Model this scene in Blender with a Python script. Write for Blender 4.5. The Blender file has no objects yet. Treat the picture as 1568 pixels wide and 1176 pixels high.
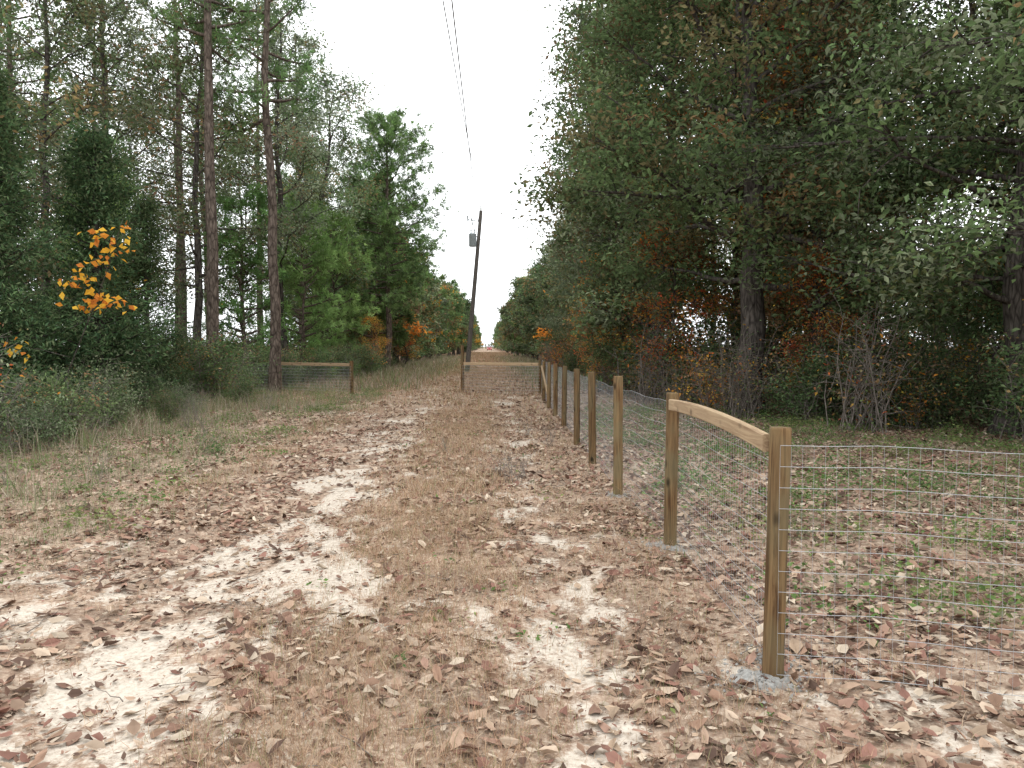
import bpy, math
import numpy as np
from mathutils import Matrix
R_ = np.random.default_rng(11)
scene = bpy.context.scene
pi = math.pi

# ---------------------------------------------------------------- helpers
def link(o, parent=None):
    scene.collection.objects.link(o)
    if parent is not None: o.parent = parent
    return o

def empty(name, loc=(0,0,0)):
    e = bpy.data.objects.new(name, None); e.location = loc
    e.empty_display_size = 0.2
    return link(e)

_lat = {}
def vnoise(x, y, seed):
    if seed not in _lat: _lat[seed] = np.random.default_rng(seed).random((256,256))
    g = _lat[seed]
    xf = np.floor(x); yf = np.floor(y)
    xi = xf.astype(np.int64) & 255; yi = yf.astype(np.int64) & 255
    u = x-xf; v = y-yf; u = u*u*(3-2*u); v = v*v*(3-2*v)
    x1 = (xi+1)&255; y1 = (yi+1)&255
    return (g[xi,yi]*(1-u)+g[x1,yi]*u)*(1-v)+(g[xi,y1]*(1-u)+g[x1,y1]*u)*v

def fbm(x, y, seed, octv=4):
    a = 0.5; s = 0; t = 0; f = 1.0
    for i in range(octv):
        s = s + a*vnoise(x*f+17.3*i, y*f+9.1*i, seed+i); t += a; a *= 0.5; f *= 2.03
    return s/t

def sstep(a, b, x):
    t = np.clip((x-a)/(b-a), 0, 1); return t*t*(3-2*t)

def build_mesh(name, groups, mats, smooth=()):
    vs=[];cs=[];lp=[];tot=[];mi=[];off=0
    for V,F,m,C in groups:
        V=np.asarray(V,dtype=np.float64).reshape(-1,3); F=np.asarray(F,dtype=np.int64)
        if len(V)==0 or len(F)==0: continue
        C=np.asarray(C,dtype=np.float64)
        if C.ndim==1: C=np.tile(C,(len(V),1))
        vs.append(V);cs.append(C);lp.append((F+off).ravel())
        tot.append(np.full(len(F),F.shape[1]));mi.append(np.full(len(F),m));off+=len(V)
    V=np.concatenate(vs);C=np.concatenate(cs);L=np.concatenate(lp);T=np.concatenate(tot);M=np.concatenate(mi)
    me=bpy.data.meshes.new(name)
    me.vertices.add(len(V)); me.vertices.foreach_set('co',V.ravel().astype(np.float32))
    me.loops.add(len(L)); me.loops.foreach_set('vertex_index',L.astype(np.int32))
    me.polygons.add(len(T))
    st=np.concatenate([[0],np.cumsum(T)[:-1]]).astype(np.int32)
    me.polygons.foreach_set('loop_start',st)
    for m in mats: me.materials.append(m)
    me.polygons.foreach_set('material_index',M.astype(np.int32))
    sm=np.isin(M,list(smooth)) if len(smooth) else np.zeros(len(M),bool)
    me.polygons.foreach_set('use_smooth',sm)
    a=me.color_attributes.new('Col','FLOAT_COLOR','POINT')
    a.data.foreach_set('color',np.concatenate([C,np.ones((len(C),1))],1).ravel().astype(np.float32))
    me.update(calc_edges=True); me.validate()
    return me

def tube(P, r, sides=6, cap=False):
    P=np.asarray(P,float); n=len(P); r=np.broadcast_to(np.asarray(r,float),(n,))
    T=np.gradient(P,axis=0); T/= np.linalg.norm(T,axis=1,keepdims=True)+1e-9
    ref=np.array([0.,0,1]) if abs(T[:,2].mean())<0.8 else np.array([1.,0,0])
    U=np.cross(T,ref); U/= np.linalg.norm(U,axis=1,keepdims=True)+1e-9
    W=np.cross(T,U)
    a=np.arange(sides)/sides*2*pi
    V=P[:,None,:]+r[:,None,None]*(np.cos(a)[None,:,None]*U[:,None,:]+np.sin(a)[None,:,None]*W[:,None,:])
    i=np.arange(n-1)[:,None]*sides; j=np.arange(sides)[None,:]; k=(j+1)%sides
    F=np.stack([i+j,i+k,i+sides+k,i+sides+j],-1).reshape(-1,4)
    return V.reshape(-1,3),F

def merge(parts):
    vs=[];fs=[];o=0
    for V,F in parts:
        vs.append(V);fs.append(F+o);o+=len(V)
    return np.concatenate(vs),np.concatenate(fs)

def unit(v): return v/(np.linalg.norm(v,axis=-1,keepdims=True)+1e-9)

def quads(P, D, L, W, rs, up=None):
    n=len(P)
    N=unit(rs.normal(size=(n,3))+(np.array([0,0,1.2]) if up is None else up))
    S=unit(np.cross(D,N)); 
    L=np.asarray(L).reshape(-1,1); W=np.asarray(W).reshape(-1,1)
    N2=np.cross(S,D)
    v0=P; v1=P+D*L*0.45+S*W*0.5+N2*W*0.12; v2=P+D*L-N2*L*0.12; v3=P+D*L*0.45-S*W*0.5+N2*W*0.12
    V=np.stack([v0,v1,v2,v3],1).reshape(-1,3)
    F=np.arange(4*n).reshape(-1,4)
    return V,F

# ---------------------------------------------------------------- materials
def newmat(name):
    m=bpy.data.materials.new(name); m.use_nodes=True
    nt=m.node_tree; nt.nodes.clear()
    out=nt.nodes.new('ShaderNodeOutputMaterial')
    return m,nt,out
def N(nt,t,**k):
    n=nt.nodes.new(t)
    for a,b in k.items():
        if a in n.inputs.keys(): n.inputs[a].default_value=b
        else: setattr(n,a,b)
    return n

def leaf_mat(name, trans=0.35, objvar=0.5):
    m,nt,out=newmat(name); l=nt.links
    at=N(nt,'ShaderNodeAttribute',attribute_name='Col')
    col=at.outputs['Color']
    if objvar>0:
        oi=N(nt,'ShaderNodeObjectInfo')
        mr=N(nt,'ShaderNodeMapRange'); mr.inputs['To Min'].default_value=1-objvar/2; mr.inputs['To Max'].default_value=1+objvar/2
        l.new(oi.outputs['Random'],mr.inputs['Value'])
        mu=N(nt,'ShaderNodeMath',operation='MULTIPLY'); mu.inputs[1].default_value=7.31; l.new(oi.outputs['Random'],mu.inputs[0])
        fr=N(nt,'ShaderNodeMath',operation='FRACT'); l.new(mu.outputs[0],fr.inputs[0])
        mh=N(nt,'ShaderNodeMapRange'); mh.inputs['To Min'].default_value=0.475; mh.inputs['To Max'].default_value=0.51; l.new(fr.outputs[0],mh.inputs['Value'])
        hs=N(nt,'ShaderNodeHueSaturation')
        l.new(col,hs.inputs['Color']); l.new(mr.outputs[0],hs.inputs['Value']); l.new(mh.outputs[0],hs.inputs['Hue']); col=hs.outputs[0]
    d=N(nt,'ShaderNodeBsdfDiffuse'); t=N(nt,'ShaderNodeBsdfTranslucent'); mx=N(nt,'ShaderNodeMixShader'); mx.inputs[0].default_value=trans
    l.new(col,d.inputs[0])
    if trans<=0: l.new(d.outputs[0],out.inputs[0]); return m
    l.new(col,t.inputs[0])
    l.new(d.outputs[0],mx.inputs[1]); l.new(t.outputs[0],mx.inputs[2])
    l.new(mx.outputs[0],out.inputs[0])
    return m

def bark_mat(name, c1, c2, sc=(14,14,3), bump=0.6):
    m,nt,out=newmat(name); l=nt.links
    tc=N(nt,'ShaderNodeTexCoord'); mp=N(nt,'ShaderNodeMapping'); mp.inputs['Scale'].default_value=sc
    l.new(tc.outputs['Object'],mp.inputs[0])
    n=N(nt,'ShaderNodeTexNoise'); n.inputs['Scale'].default_value=1.0; n.inputs['Detail'].default_value=4; n.inputs['Roughness'].default_value=0.65
    l.new(mp.outputs[0],n.inputs['Vector'])
    cr=N(nt,'ShaderNodeValToRGB'); cr.color_ramp.elements[0].position=0.35; cr.color_ramp.elements[0].color=(*c1,1); cr.color_ramp.elements[1].position=0.65; cr.color_ramp.elements[1].color=(*c2,1)
    l.new(n.outputs[0],cr.inputs[0]); col=cr.outputs[0]
    b=N(nt,'ShaderNodeBsdfDiffuse')
    if bump>0:
        v=N(nt,'ShaderNodeTexVoronoi'); v.feature='DISTANCE_TO_EDGE'; v.inputs['Scale'].default_value=0.8
        l.new(mp.outputs[0],v.inputs['Vector'])
        mr=N(nt,'ShaderNodeMapRange'); mr.inputs['From Max'].default_value=0.15; mr.inputs['To Min'].default_value=0.45
        l.new(v.outputs['Distance'],mr.inputs['Value'])
        mu=N(nt,'ShaderNodeMix',data_type='RGBA',blend_type='MULTIPLY'); mu.inputs[0].default_value=1
        l.new(col,mu.inputs[6]); l.new(mr.outputs[0],mu.inputs[7]); col=mu.outputs[2]
    l.new(col,b.inputs[0])
    l.new(b.outputs[0],out.inputs[0]); return m

M_leaf=leaf_mat('foliage_leaf',0.4,0.5)
M_needle=leaf_mat('foliage_needle',0.2,0.4)
M_dry=leaf_mat('dry_leaf',0.0,0.0)
M_grass=leaf_mat('grass_blade',0.0,0.0)
M_bark=bark_mat('oak_bark',(0.045,0.039,0.034),(0.14,0.122,0.108))
M_pbark=bark_mat('pine_bark',(0.085,0.066,0.054),(0.22,0.175,0.145),(11,11,4))
M_twig=bark_mat('twig_bark',(0.12,0.10,0.085),(0.26,0.23,0.20),(20,20,8),0)

def wood_mat(name, ca, cb, cc, knot=0.25):
    m,nt,out=newmat(name); l=nt.links
    tc=N(nt,'ShaderNodeTexCoord'); oi=N(nt,'ShaderNodeObjectInfo')
    ad=N(nt,'ShaderNodeVectorMath',operation='ADD'); l.new(tc.outputs['Object'],ad.inputs[0])
    sc=N(nt,'ShaderNodeVectorMath',operation='SCALE'); sc.inputs[0].default_value=(7,5,3); l.new(oi.outputs['Random'],sc.inputs['Scale'])
    l.new(sc.outputs[0],ad.inputs[1])
    mp=N(nt,'ShaderNodeMapping'); mp.inputs['Scale'].default_value=(42,42,2.2); l.new(ad.outputs[0],mp.inputs[0])
    n=N(nt,'ShaderNodeTexNoise'); n.inputs['Scale'].default_value=1; n.inputs['Detail'].default_value=7; n.inputs['Roughness'].default_value=0.65; n.inputs['Distortion'].default_value=0.8
    l.new(mp.outputs[0],n.inputs['Vector'])
    mp2=N(nt,'ShaderNodeMapping'); mp2.inputs['Scale'].default_value=(6,6,2.6); l.new(ad.outputs[0],mp2.inputs[0])
    n2=N(nt,'ShaderNodeTexNoise'); n2.inputs['Scale'].default_value=1; n2.inputs['Detail'].default_value=4; l.new(mp2.outputs[0],n2.inputs['Vector'])
    cr=N(nt,'ShaderNodeValToRGB'); e=cr.color_ramp.elements; e[0].position=0.36; e[0].color=(*ca,1); e[1].position=0.62; e[1].color=(*cb,1)
    l.new(n.outputs[0],cr.inputs[0])
    mx=N(nt,'ShaderNodeMix',data_type='RGBA'); mx.inputs[7].default_value=(*cc,1); l.new(cr.outputs[0],mx.inputs[6])
    mr=N(nt,'ShaderNodeMapRange'); mr.inputs['From Min'].default_value=0.42; mr.inputs['From Max'].default_value=0.62; mr.inputs['To Max'].default_value=0.6; l.new(n2.outputs[0],mr.inputs['Value']); l.new(mr.outputs[0],mx.inputs[0])
    mp3=N(nt,'ShaderNodeMapping'); mp3.inputs['Scale'].default_value=(9,9,5); l.new(ad.outputs[0],mp3.inputs[0])
    v=N(nt,'ShaderNodeTexVoronoi'); v.inputs['Scale'].default_value=1; v.inputs['Randomness'].default_value=1; l.new(mp3.outputs[0],v.inputs['Vector'])
    mk=N(nt,'ShaderNodeMapRange'); mk.inputs['From Min'].default_value=0.10; mk.inputs['From Max'].default_value=0.26; mk.inputs['To Min'].default_value=knot; l.new(v.outputs['Distance'],mk.inputs['Value'])
    mu=N(nt,'ShaderNodeMix',data_type='RGBA',blend_type='MULTIPLY'); mu.inputs[0].default_value=1
    l.new(mx.outputs[2],mu.inputs[6]); l.new(mk.outputs[0],mu.inputs[7])
    hs=N(nt,'ShaderNodeHueSaturation'); mo=N(nt,'ShaderNodeMapRange'); mo.inputs['To Min'].default_value=0.75; mo.inputs['To Max'].default_value=1.15
    l.new(oi.outputs['Random'],mo.inputs['Value']); l.new(mo.outputs[0],hs.inputs['Value']); l.new(mu.outputs[2],hs.inputs['Color'])
    b=N(nt,'ShaderNodeBsdfPrincipled'); b.inputs['Roughness'].default_value=0.9; b.inputs['Specular IOR Level'].default_value=0.2; l.new(hs.outputs[0],b.inputs['Base Color'])
    bp=N(nt,'ShaderNodeBump'); bp.inputs['Strength'].default_value=0.7; bp.inputs['Distance'].default_value=0.006; l.new(n.outputs[0],bp.inputs['Height']); l.new(bp.outputs[0],b.inputs['Normal'])
    l.new(b.outputs[0],out.inputs[0]); return m
M_post=wood_mat('treated_post_wood',(0.075,0.040,0.018),(0.235,0.145,0.068),(0.16,0.135,0.075))
M_rail=wood_mat('sawn_rail_wood',(0.30,0.20,0.12),(0.50,0.37,0.23),(0.40,0.29,0.18),0.5)
M_pole=wood_mat('pole_wood',(0.08,0.07,0.062),(0.15,0.135,0.12),(0.12,0.105,0.095))

def simple(name,c,rough=0.6,metal=0.0,noise=0.25,scale=20):
    m,nt,out=newmat(name); l=nt.links
    tc=N(nt,'ShaderNodeTexCoord'); n=N(nt,'ShaderNodeTexNoise'); n.inputs['Scale'].default_value=scale; n.inputs['Detail'].default_value=5
    l.new(tc.outputs['Object'],n.inputs['Vector'])
    mr=N(nt,'ShaderNodeMapRange'); mr.inputs['To Min'].default_value=1-noise; mr.inputs['To Max'].default_value=1+noise; l.new(n.outputs[0],mr.inputs['Value'])
    hs=N(nt,'ShaderNodeHueSaturation'); hs.inputs['Color'].default_value=(*c,1); l.new(mr.outputs[0],hs.inputs['Value'])
    b=N(nt,'ShaderNodeBsdfPrincipled'); b.inputs['Roughness'].default_value=rough; b.inputs['Metallic'].default_value=metal
    l.new(hs.outputs[0],b.inputs['Base Color']); l.new(b.outputs[0],out.inputs[0]); return m
M_wire=simple('galvanised_wire',(0.42,0.43,0.44),0.5,0.3,0.15)
M_line=simple('power_line_cable',(0.2,0.2,0.21),0.6,0,0.05)
M_conc=simple('concrete_rubble',(0.30,0.29,0.27),0.95,0,0.5,50)
M_trf=simple('transformer_paint',(0.30,0.33,0.34),0.5,0,0.08)
M_red=simple('red_paint',(0.45,0.04,0.04),0.4,0,0.03)
M_glass=simple('car_glass',(0.03,0.035,0.04),0.1,0,0.03)
M_rub=simple('tyre_rubber',(0.02,0.02,0.02),0.8,0,0.1)
M_white=simple('white_paint',(0.8,0.8,0.78),0.4,0,0.03)

# ---------------------------------------------------------------- ground
def edgeL(y): return np.interp(y,[0,13,26,50,90,140,600],[-7.6,-8.2,-8.4,-7.2,-5.2,-4.2,-4.2])
def edgeR(y): return np.interp(y,[0,10,14,20,30,60,100,600],[14,10.2,8.0,5.6,4.7,4.4,4.3,4.3])

def gheight(x,y):
    near=1/(1+(np.abs(y)/60.)**2)
    h=0.10*(fbm(x*0.35,y*0.3,31,3)-0.5)+0.045*(fbm(x*2.1,y*1.9,35,3)-0.5)+0.014*(fbm(x*9,y*9,38,2)-0.5)
    h=h-0.05*np.exp(-((x+1.9)/0.5)**2)-0.03*np.exp(-((x-0.5)/0.35)**2)
    return h*near
def sandmask(x,y):
    n=fbm(x*1.6+3,y*1.05,51,4); n2=fbm(x*6.5,y*4.6,61,4)
    rl=np.exp(-((x+1.7)/0.8)**2)*np.interp(y,[0,3,6,10,16,30,60],[1.0,1.0,0.90,0.78,0.72,0.60,0.3])
    rr=np.exp(-((x-0.5)/0.6)**2)*np.interp(y,[0,4,9,18,30,60],[0.48,0.53,0.62,0.58,0.45,0.3])
    ne=np.exp(-(((x-1.7)/0.9)**2+((y-3.9)/0.9)**2))*0.58
    ml=np.exp(-(((x+0.9)/0.6)**2+((y-5.4)/1.5)**2))*0.85
    far=np.exp(-((x+2.9)/0.8)**2)*np.interp(y,[0,3.5,5,8],[1.0,0.95,0.75,0.3])
    rut=np.maximum(np.maximum(np.maximum(rl,rr),np.maximum(ne,far)),ml)
    v=rut*0.50+n*0.62+(n2-0.5)*0.95
    return sstep(0.60,0.82,v)
def strawmask(x,y):
    c=np.exp(-((x+0.5)/0.8)**4)
    b=sstep(15,30,y)*np.exp(-((x+1.0)/3.2)**4)
    lv=sstep(-2.5,-3.4,x)*0.6*sstep(-10.5,-8.0,x)
    rv=np.exp(-((x-1.0)/0.6)**2)*0.35
    n=fbm(x*1.1,y*1.1,71,3)
    return np.clip(np.maximum(np.maximum(c,b),np.maximum(lv,rv))*(0.35+1.2*n),0,1)

def axis(lo_far,lo,hi,hi_far,step,g=1.09):
    a=[*np.arange(lo,hi,step)]
    s=step; x=hi; up=[]
    while x<hi_far: up.append(x); s*=g; x+=s
    up.append(hi_far)
    s=step; x=lo; dn=[]
    while x>lo_far:
        s*=g; x-=s; dn.append(max(x,lo_far))
    return np.array(dn[::-1]+a+up)
gx=axis(-900,-6,5,900,0.04,1.07); gy=axis(-60,1.2,11,1500,0.04,1.03)
X,Y=np.meshgrid(gx,gy,indexing='ij'); Z=gheight(X,Y)
nx,ny=X.shape
idx=np.arange(nx*ny).reshape(nx,ny)
F=np.stack([idx[:-1,:-1],idx[1:,:-1],idx[1:,1:],idx[:-1,1:]],-1).reshape(-1,4)
sd=sandmask(X,Y); st=strawmask(X,Y)*(1-sd*0.8)
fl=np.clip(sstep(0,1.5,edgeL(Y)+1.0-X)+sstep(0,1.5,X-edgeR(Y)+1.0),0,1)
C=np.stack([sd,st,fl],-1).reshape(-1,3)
m,nt,out=newmat('sandy_leaf_ground'); l=nt.links
at=N(nt,'ShaderNodeAttribute',attribute_name='Col'); sp=N(nt,'ShaderNodeSeparateColor'); l.new(at.outputs['Color'],sp.inputs[0])
geo=N(nt,'ShaderNodeNewGeometry')
nA=N(nt,'ShaderNodeTexNoise'); nA.inputs['Scale'].default_value=34; nA.inputs['Detail'].default_value=3.5; nA.inputs['Roughness'].default_value=0.78; l.new(geo.outputs['Position'],nA.inputs['Vector'])
nB=N(nt,'ShaderNodeTexNoise'); nB.inputs['Scale'].default_value=1.6; nB.inputs['Detail'].default_value=3; nB.inputs['Roughness'].default_value=0.65; l.new(geo.outputs['Position'],nB.inputs['Vector'])
vor=N(nt,'ShaderNodeTexVoronoi'); vor.inputs['Scale'].default_value=17; l.new(geo.outputs['Position'],vor.inputs['Vector'])
sv=N(nt,'ShaderNodeSeparateColor'); l.new(vor.outputs['Color'],sv.inputs[0])
crl=N(nt,'ShaderNodeValToRGB'); cr=crl.color_ramp; cr.elements[0].position=0; cr.elements[0].color=(0.155,0.10,0.075,1); cr.elements[1].position=1; cr.elements[1].color=(0.47,0.38,0.30,1)
e=cr.elements.new(0.35); e.color=(0.26,0.175,0.13,1); e=cr.elements.new(0.7); e.color=(0.36,0.265,0.20,1)
l.new(sv.outputs[0],crl.inputs[0])
crs=N(nt,'ShaderNodeValToRGB'); cr=crs.color_ramp; cr.elements[0].position=0.3; cr.elements[0].color=(0.40,0.34,0.275,1); cr.elements[1].position=0.65; cr.elements[1].color=(0.60,0.53,0.445,1); l.new(nA.outputs[0],crs.inputs[0])
crt=N(nt,'ShaderNodeValToRGB'); cr=crt.color_ramp; cr.elements[0].position=0.32; cr.elements[0].color=(0.175,0.115,0.08,1); cr.elements[1].position=0.68; cr.elements[1].color=(0.46,0.355,0.265,1); l.new(nA.outputs[0],crt.inputs[0])
def mixc(a,b,fac,bt='MIX'):
    x=N(nt,'ShaderNodeMix',data_type='RGBA',blend_type=bt)
    l.new(a,x.inputs[6]); l.new(b,x.inputs[7])
    if isinstance(fac,float): x.inputs[0].default_value=fac
    else: l.new(fac,x.inputs[0])
    return x.outputs[2]
lit=mixc(crl.outputs[0],crt.outputs[0],0.6)
straw=mixc(lit,crt.outputs[0],sp.outputs[1])
mb=N(nt,'ShaderNodeMapRange'); mb.inputs['From Min'].default_value=0.35; mb.inputs['From Max'].default_value=0.65; mb.inputs['To Min'].default_value=0.75; mb.inputs['To Max'].default_value=1.3; l.new(nB.outputs[0],mb.inputs['Value'])
straw=mixc(straw,mb.outputs[0],1.0,'MULTIPLY')
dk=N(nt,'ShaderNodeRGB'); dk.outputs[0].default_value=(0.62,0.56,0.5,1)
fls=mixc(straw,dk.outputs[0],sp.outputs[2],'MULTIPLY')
sub=N(nt,'ShaderNodeMath',operation='MULTIPLY_ADD'); sub.inputs[1].default_value=2.4; sub.inputs[2].default_value=-1.2; l.new(nA.outputs[0],sub.inputs[0])
thr=N(nt,'ShaderNodeMath',operation='ADD'); l.new(sp.outputs[0],thr.inputs[0]); l.new(sub.outputs[0],thr.inputs[1])
mrs=N(nt,'ShaderNodeMapRange'); mrs.inputs['From Min'].default_value=0.15; mrs.inputs['From Max'].default_value=0.95; l.new(thr.outputs[0],mrs.inputs['Value'])
fin=mixc(fls,crs.outputs[0],mrs.outputs[0])
b=N(nt,'ShaderNodeBsdfDiffuse'); l.new(fin,b.inputs[0])
l.new(b.outputs[0],out.inputs[0])
M_ground=m
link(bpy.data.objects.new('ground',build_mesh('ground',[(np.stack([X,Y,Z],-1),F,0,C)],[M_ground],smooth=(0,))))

# ---------------------------------------------------------------- fallen leaves
def sample(n,x0,x1,y0,y1,dens):
    x=R_.uniform(x0,x1,n); y=R_.uniform(y0,y1,n)
    keep=(R_.random(n)<dens(x,y))&(np.abs(x)<0.85*np.maximum(y,0)+1.6)
    return x[keep],y[keep]
PAL=np.array([[0.29,0.185,0.13],[0.36,0.25,0.18],[0.19,0.115,0.085],[0.44,0.34,0.255],[0.31,0.195,0.145],[0.12,0.078,0.06],[0.40,0.295,0.21],[0.24,0.13,0.10],[0.50,0.41,0.315]])
def ground_leaves(x,y,smin,smax,zoff=0.004):
    n=len(x); L=R_.uniform(smin,smax,n)*np.where(R_.random(n)<0.25,0.55,1); W=L*R_.uniform(0.32,0.6,n)
    curl=R_.uniform(-0.15,0.9,n); tip=R_.uniform(-0.1,0.7,n)
    loc=np.zeros((n,8,3))
    f1=R_.uniform(0.5,1.35,(n,4))
    loc[:,1,0]=L*0.33; loc[:,2,0]=L*0.68; loc[:,3,0]=L; loc[:,3,2]=L*0.35*tip
    loc[:,2,2]=L*0.08*tip
    for k,(sx,sg) in enumerate([(0.28,1),(0.66,1),(0.28,-1),(0.66,-1)]):
        loc[:,4+k,0]=L*(sx+R_.uniform(-0.06,0.12,n)); loc[:,4+k,1]=sg*W*0.5*f1[:,k]; loc[:,4+k,2]=W*0.5*curl*f1[:,k]
    a=R_.uniform(0,2*pi,n); tl=R_.normal(0,0.25,n); rl=R_.normal(0,0.32,n)
    flip=np.where(R_.random(n)<0.4,-1,1); loc[:,:,2]*=flip[:,None]
    c,s=np.cos(rl)[:,None],np.sin(rl)[:,None]; yy=loc[:,:,1]*c-loc[:,:,2]*s; zz=loc[:,:,1]*s+loc[:,:,2]*c
    c,s=np.cos(tl)[:,None],np.sin(tl)[:,None]; xx=loc[:,:,0]*c-zz*s; zz=loc[:,:,0]*s+zz*c
    c,s=np.cos(a)[:,None],np.sin(a)[:,None]; X2=xx*c-yy*s; Y2=xx*s+yy*c
    zmin=zz.min(1)
    Zb=gheight(x,y)+zoff+np.minimum(-zmin,0.5*L)*0.75+R_.uniform(0,0.012,n)
    V=np.stack([X2+x[:,None],Y2+y[:,None],zz+Zb[:,None]],-1)
    T=np.array([[0,4,1],[1,4,5],[1,5,2],[2,5,3],[0,1,6],[1,7,6],[1,2,7],[2,3,7]])
    F=(np.arange(n)[:,None,None]*8+T[None]).reshape(-1,3)
    col=PAL[R_.integers(0,len(PAL),n)]*R_.uniform(0.75,1.3,(n,1))
    col=np.repeat(col[:,None,:],8,1); col[:,1:3]*=0.85; col[:,3]*=0.75
    return V.reshape(-1,3),F,0,np.clip(col,0,0.85).reshape(-1,3)
def dens_leaf(x,y):
    n=fbm(x*1.6,y*1.6,81,3); n2=fbm(x*5,y*5,86,2)
    d=(0.25+1.1*sstep(0.35,0.65,n))*(0.5+n2)
    d=d*(1-0.72*sandmask(x,y))*(1-0.4*strawmask(x,y))
    d=d*np.interp(x,[-9,-3,-1,1,2,6],[0.4,0.65,0.7,0.9,1.15,1.2])
    return np.clip(d,0,1)
def dens_frag(x,y):
    return np.clip((0.35+0.9*sstep(0.35,0.6,fbm(x*3,y*3,181,3)))*(1-0.5*sandmask(x,y)),0,1)
gr=[]
x,y=sample(40000,-7,7,1.4,8,dens_leaf); gr.append(ground_leaves(x,y,0.045,0.11)); 
x,y=sample(70000,-7,7,1.4,8,dens_frag); gr.append(ground_leaves(x,y,0.012,0.04)); 
x,y=sample(60000,-12,12,8,20,dens_leaf); gr.append(ground_leaves(x,y,0.055,0.12))
x,y=sample(40000,-10,9,8,17,dens_frag); gr.append(ground_leaves(x,y,0.03,0.06))
x,y=sample(40000,-16,20,20,45,dens_leaf); gr.append(ground_leaves(x,y,0.09,0.17))
link(bpy.data.objects.new('fallen_leaves',build_mesh('fallen_leaves',gr,[M_dry])))

# ---------------------------------------------------------------- grass
def blades(x,y,hmin,hmax,w,pal,lean=0.6,wj=0.3):
    n=len(x); h=R_.uniform(hmin,hmax,n)*R_.uniform(0.6,1.2,n)
    a=R_.uniform(0,2*pi,n); ln=np.abs(R_.normal(0,lean,n)); ln=np.clip(ln,0,1.45)
    d=np.stack([np.cos(a)*np.sin(ln),np.sin(a)*np.sin(ln),np.cos(ln)],-1)
    b=R_.uniform(0,pi,n); s=np.stack([np.cos(b),np.sin(b),np.zeros(n)],-1)*np.asarray(w).reshape(-1,1)*R_.uniform(0.7,1.3,(n,1))
    P=np.stack([x,y,gheight(x,y)-0.004],-1)
    mid=P+d*h[:,None]*0.55; dr=np.stack([np.cos(a),np.sin(a),-0.5*np.ones(n)],-1)
    tip=P+d*h[:,None]+dr*(h*R_.uniform(0.05,0.35,n))[:,None]; tip[:,2]=np.maximum(tip[:,2],P[:,2]+0.008)
    V=np.stack([P-s,P+s,mid+s*0.7,mid-s*0.7,tip],1).reshape(-1,3)
    T=np.array([[0,1,2],[0,2,3],[3,2,4]])
    F=(np.arange(n)[:,None,None]*5+T[None]).reshape(-1,3)
    col=pal[R_.integers(0,len(pal),n)]*R_.uniform(0.7,1.25,(n,1))
    return V,F,0,np.repeat(col[:,None],5,1).reshape(-1,3)
STR=np.array([[0.47,0.31,0.20],[0.40,0.24,0.155],[0.57,0.43,0.30],[0.32,0.19,0.125],[0.46,0.33,0.22],[0.31,0.21,0.13],[0.25,0.25,0.12]])
VRG=np.array([[0.36,0.30,0.225],[0.27,0.21,0.16],[0.44,0.38,0.30],[0.20,0.22,0.12],[0.15,0.20,0.08],[0.33,0.24,0.17],[0.16,0.24,0.09]])
def tuft(n,x0,x1,y0,y1,dens,spread,per):
    x,y=sample(n,x0,x1,y0,y1,dens)
    x=np.repeat(x,per)+R_.normal(0,spread,len(x)*per); y=np.repeat(y,per)+R_.normal(0,spread,len(y)*per)
    return x,y
sm=lambda x,y: strawmask(x,y)*(1-0.85*sandmask(x,y))
sc2=lambda x,y: 0.5*(1-0.85*sandmask(x,y))*sstep(0.4,0.6,fbm(x*2,y*2,281,3))
g=[]
x,y=tuft(6000,-2,1.5,1.6,8,sm,0.06,20); g.append(blades(x,y,0.03,0.15,0.0011,STR,0.8))
x,y=tuft(4500,-5.5,3,1.6,9,sc2,0.06,14); g.append(blades(x,y,0.03,0.12,0.0012,STR,0.9))
x,y=tuft(7000,-3.5,2.5,8,20,sm,0.09,15); g.append(blades(x,y,0.05,0.16,0.0022,STR,0.8))
x,y=tuft(8000,-7.5,3.5,20,60,sm,0.15,9); g.append(blades(x,y,0.08,0.22,0.006,STR,0.7))
x,y=tuft(4000,-5,4.3,60,200,lambda x,y:0.8+0*x,0.3,8); g.append(blades(x,y,0.12,0.4,0.02,STR,0.5))
link(bpy.data.objects.new('dry_straw_grass',build_mesh('dry_straw_grass',g,[M_grass])))
vm=lambda x,y: sstep(-2.4,-4.0,x)*(0.10+0.9*sstep(0.42,0.62,fbm(x*0.9,y*0.7,91,3)))
g=[]
x,y=tuft(3000,-9.5,-2.4,3.5,12,vm,0.08,16); g.append(blades(x,y,0.04,0.20,0.0016,VRG,0.75))
x,y=tuft(3800,-10,-3,12,30,vm,0.12,12); g.append(blades(x,y,0.08,0.30,0.0033,VRG,0.55))
x,y=tuft(500,-9.5,-4.2,8,26,vm,0.12,14); g.append(blades(x,y,0.3,0.7,0.003,VRG,0.3))
rm=lambda x,y: sstep(1.5,2.2,x)*(0.1+0.8*sstep(0.45,0.62,fbm(x*0.9,y*0.7,191,3)))
x,y=tuft(1800,1.5,10,5,26,rm,0.10,12); g.append(blades(x,y,0.06,0.25,0.0028,VRG,0.6))
em=lambda x,y: sstep(1.5,3.0,np.abs(x+0.4))
x,y=tuft(3000,-7,5,28,110,em,0.25,12); g.append(blades(x,y,0.25,0.65,0.01,VRG,0.4))
link(bpy.data.objects.new('verge_grass',build_mesh('verge_grass',g,[M_grass])))

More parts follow.
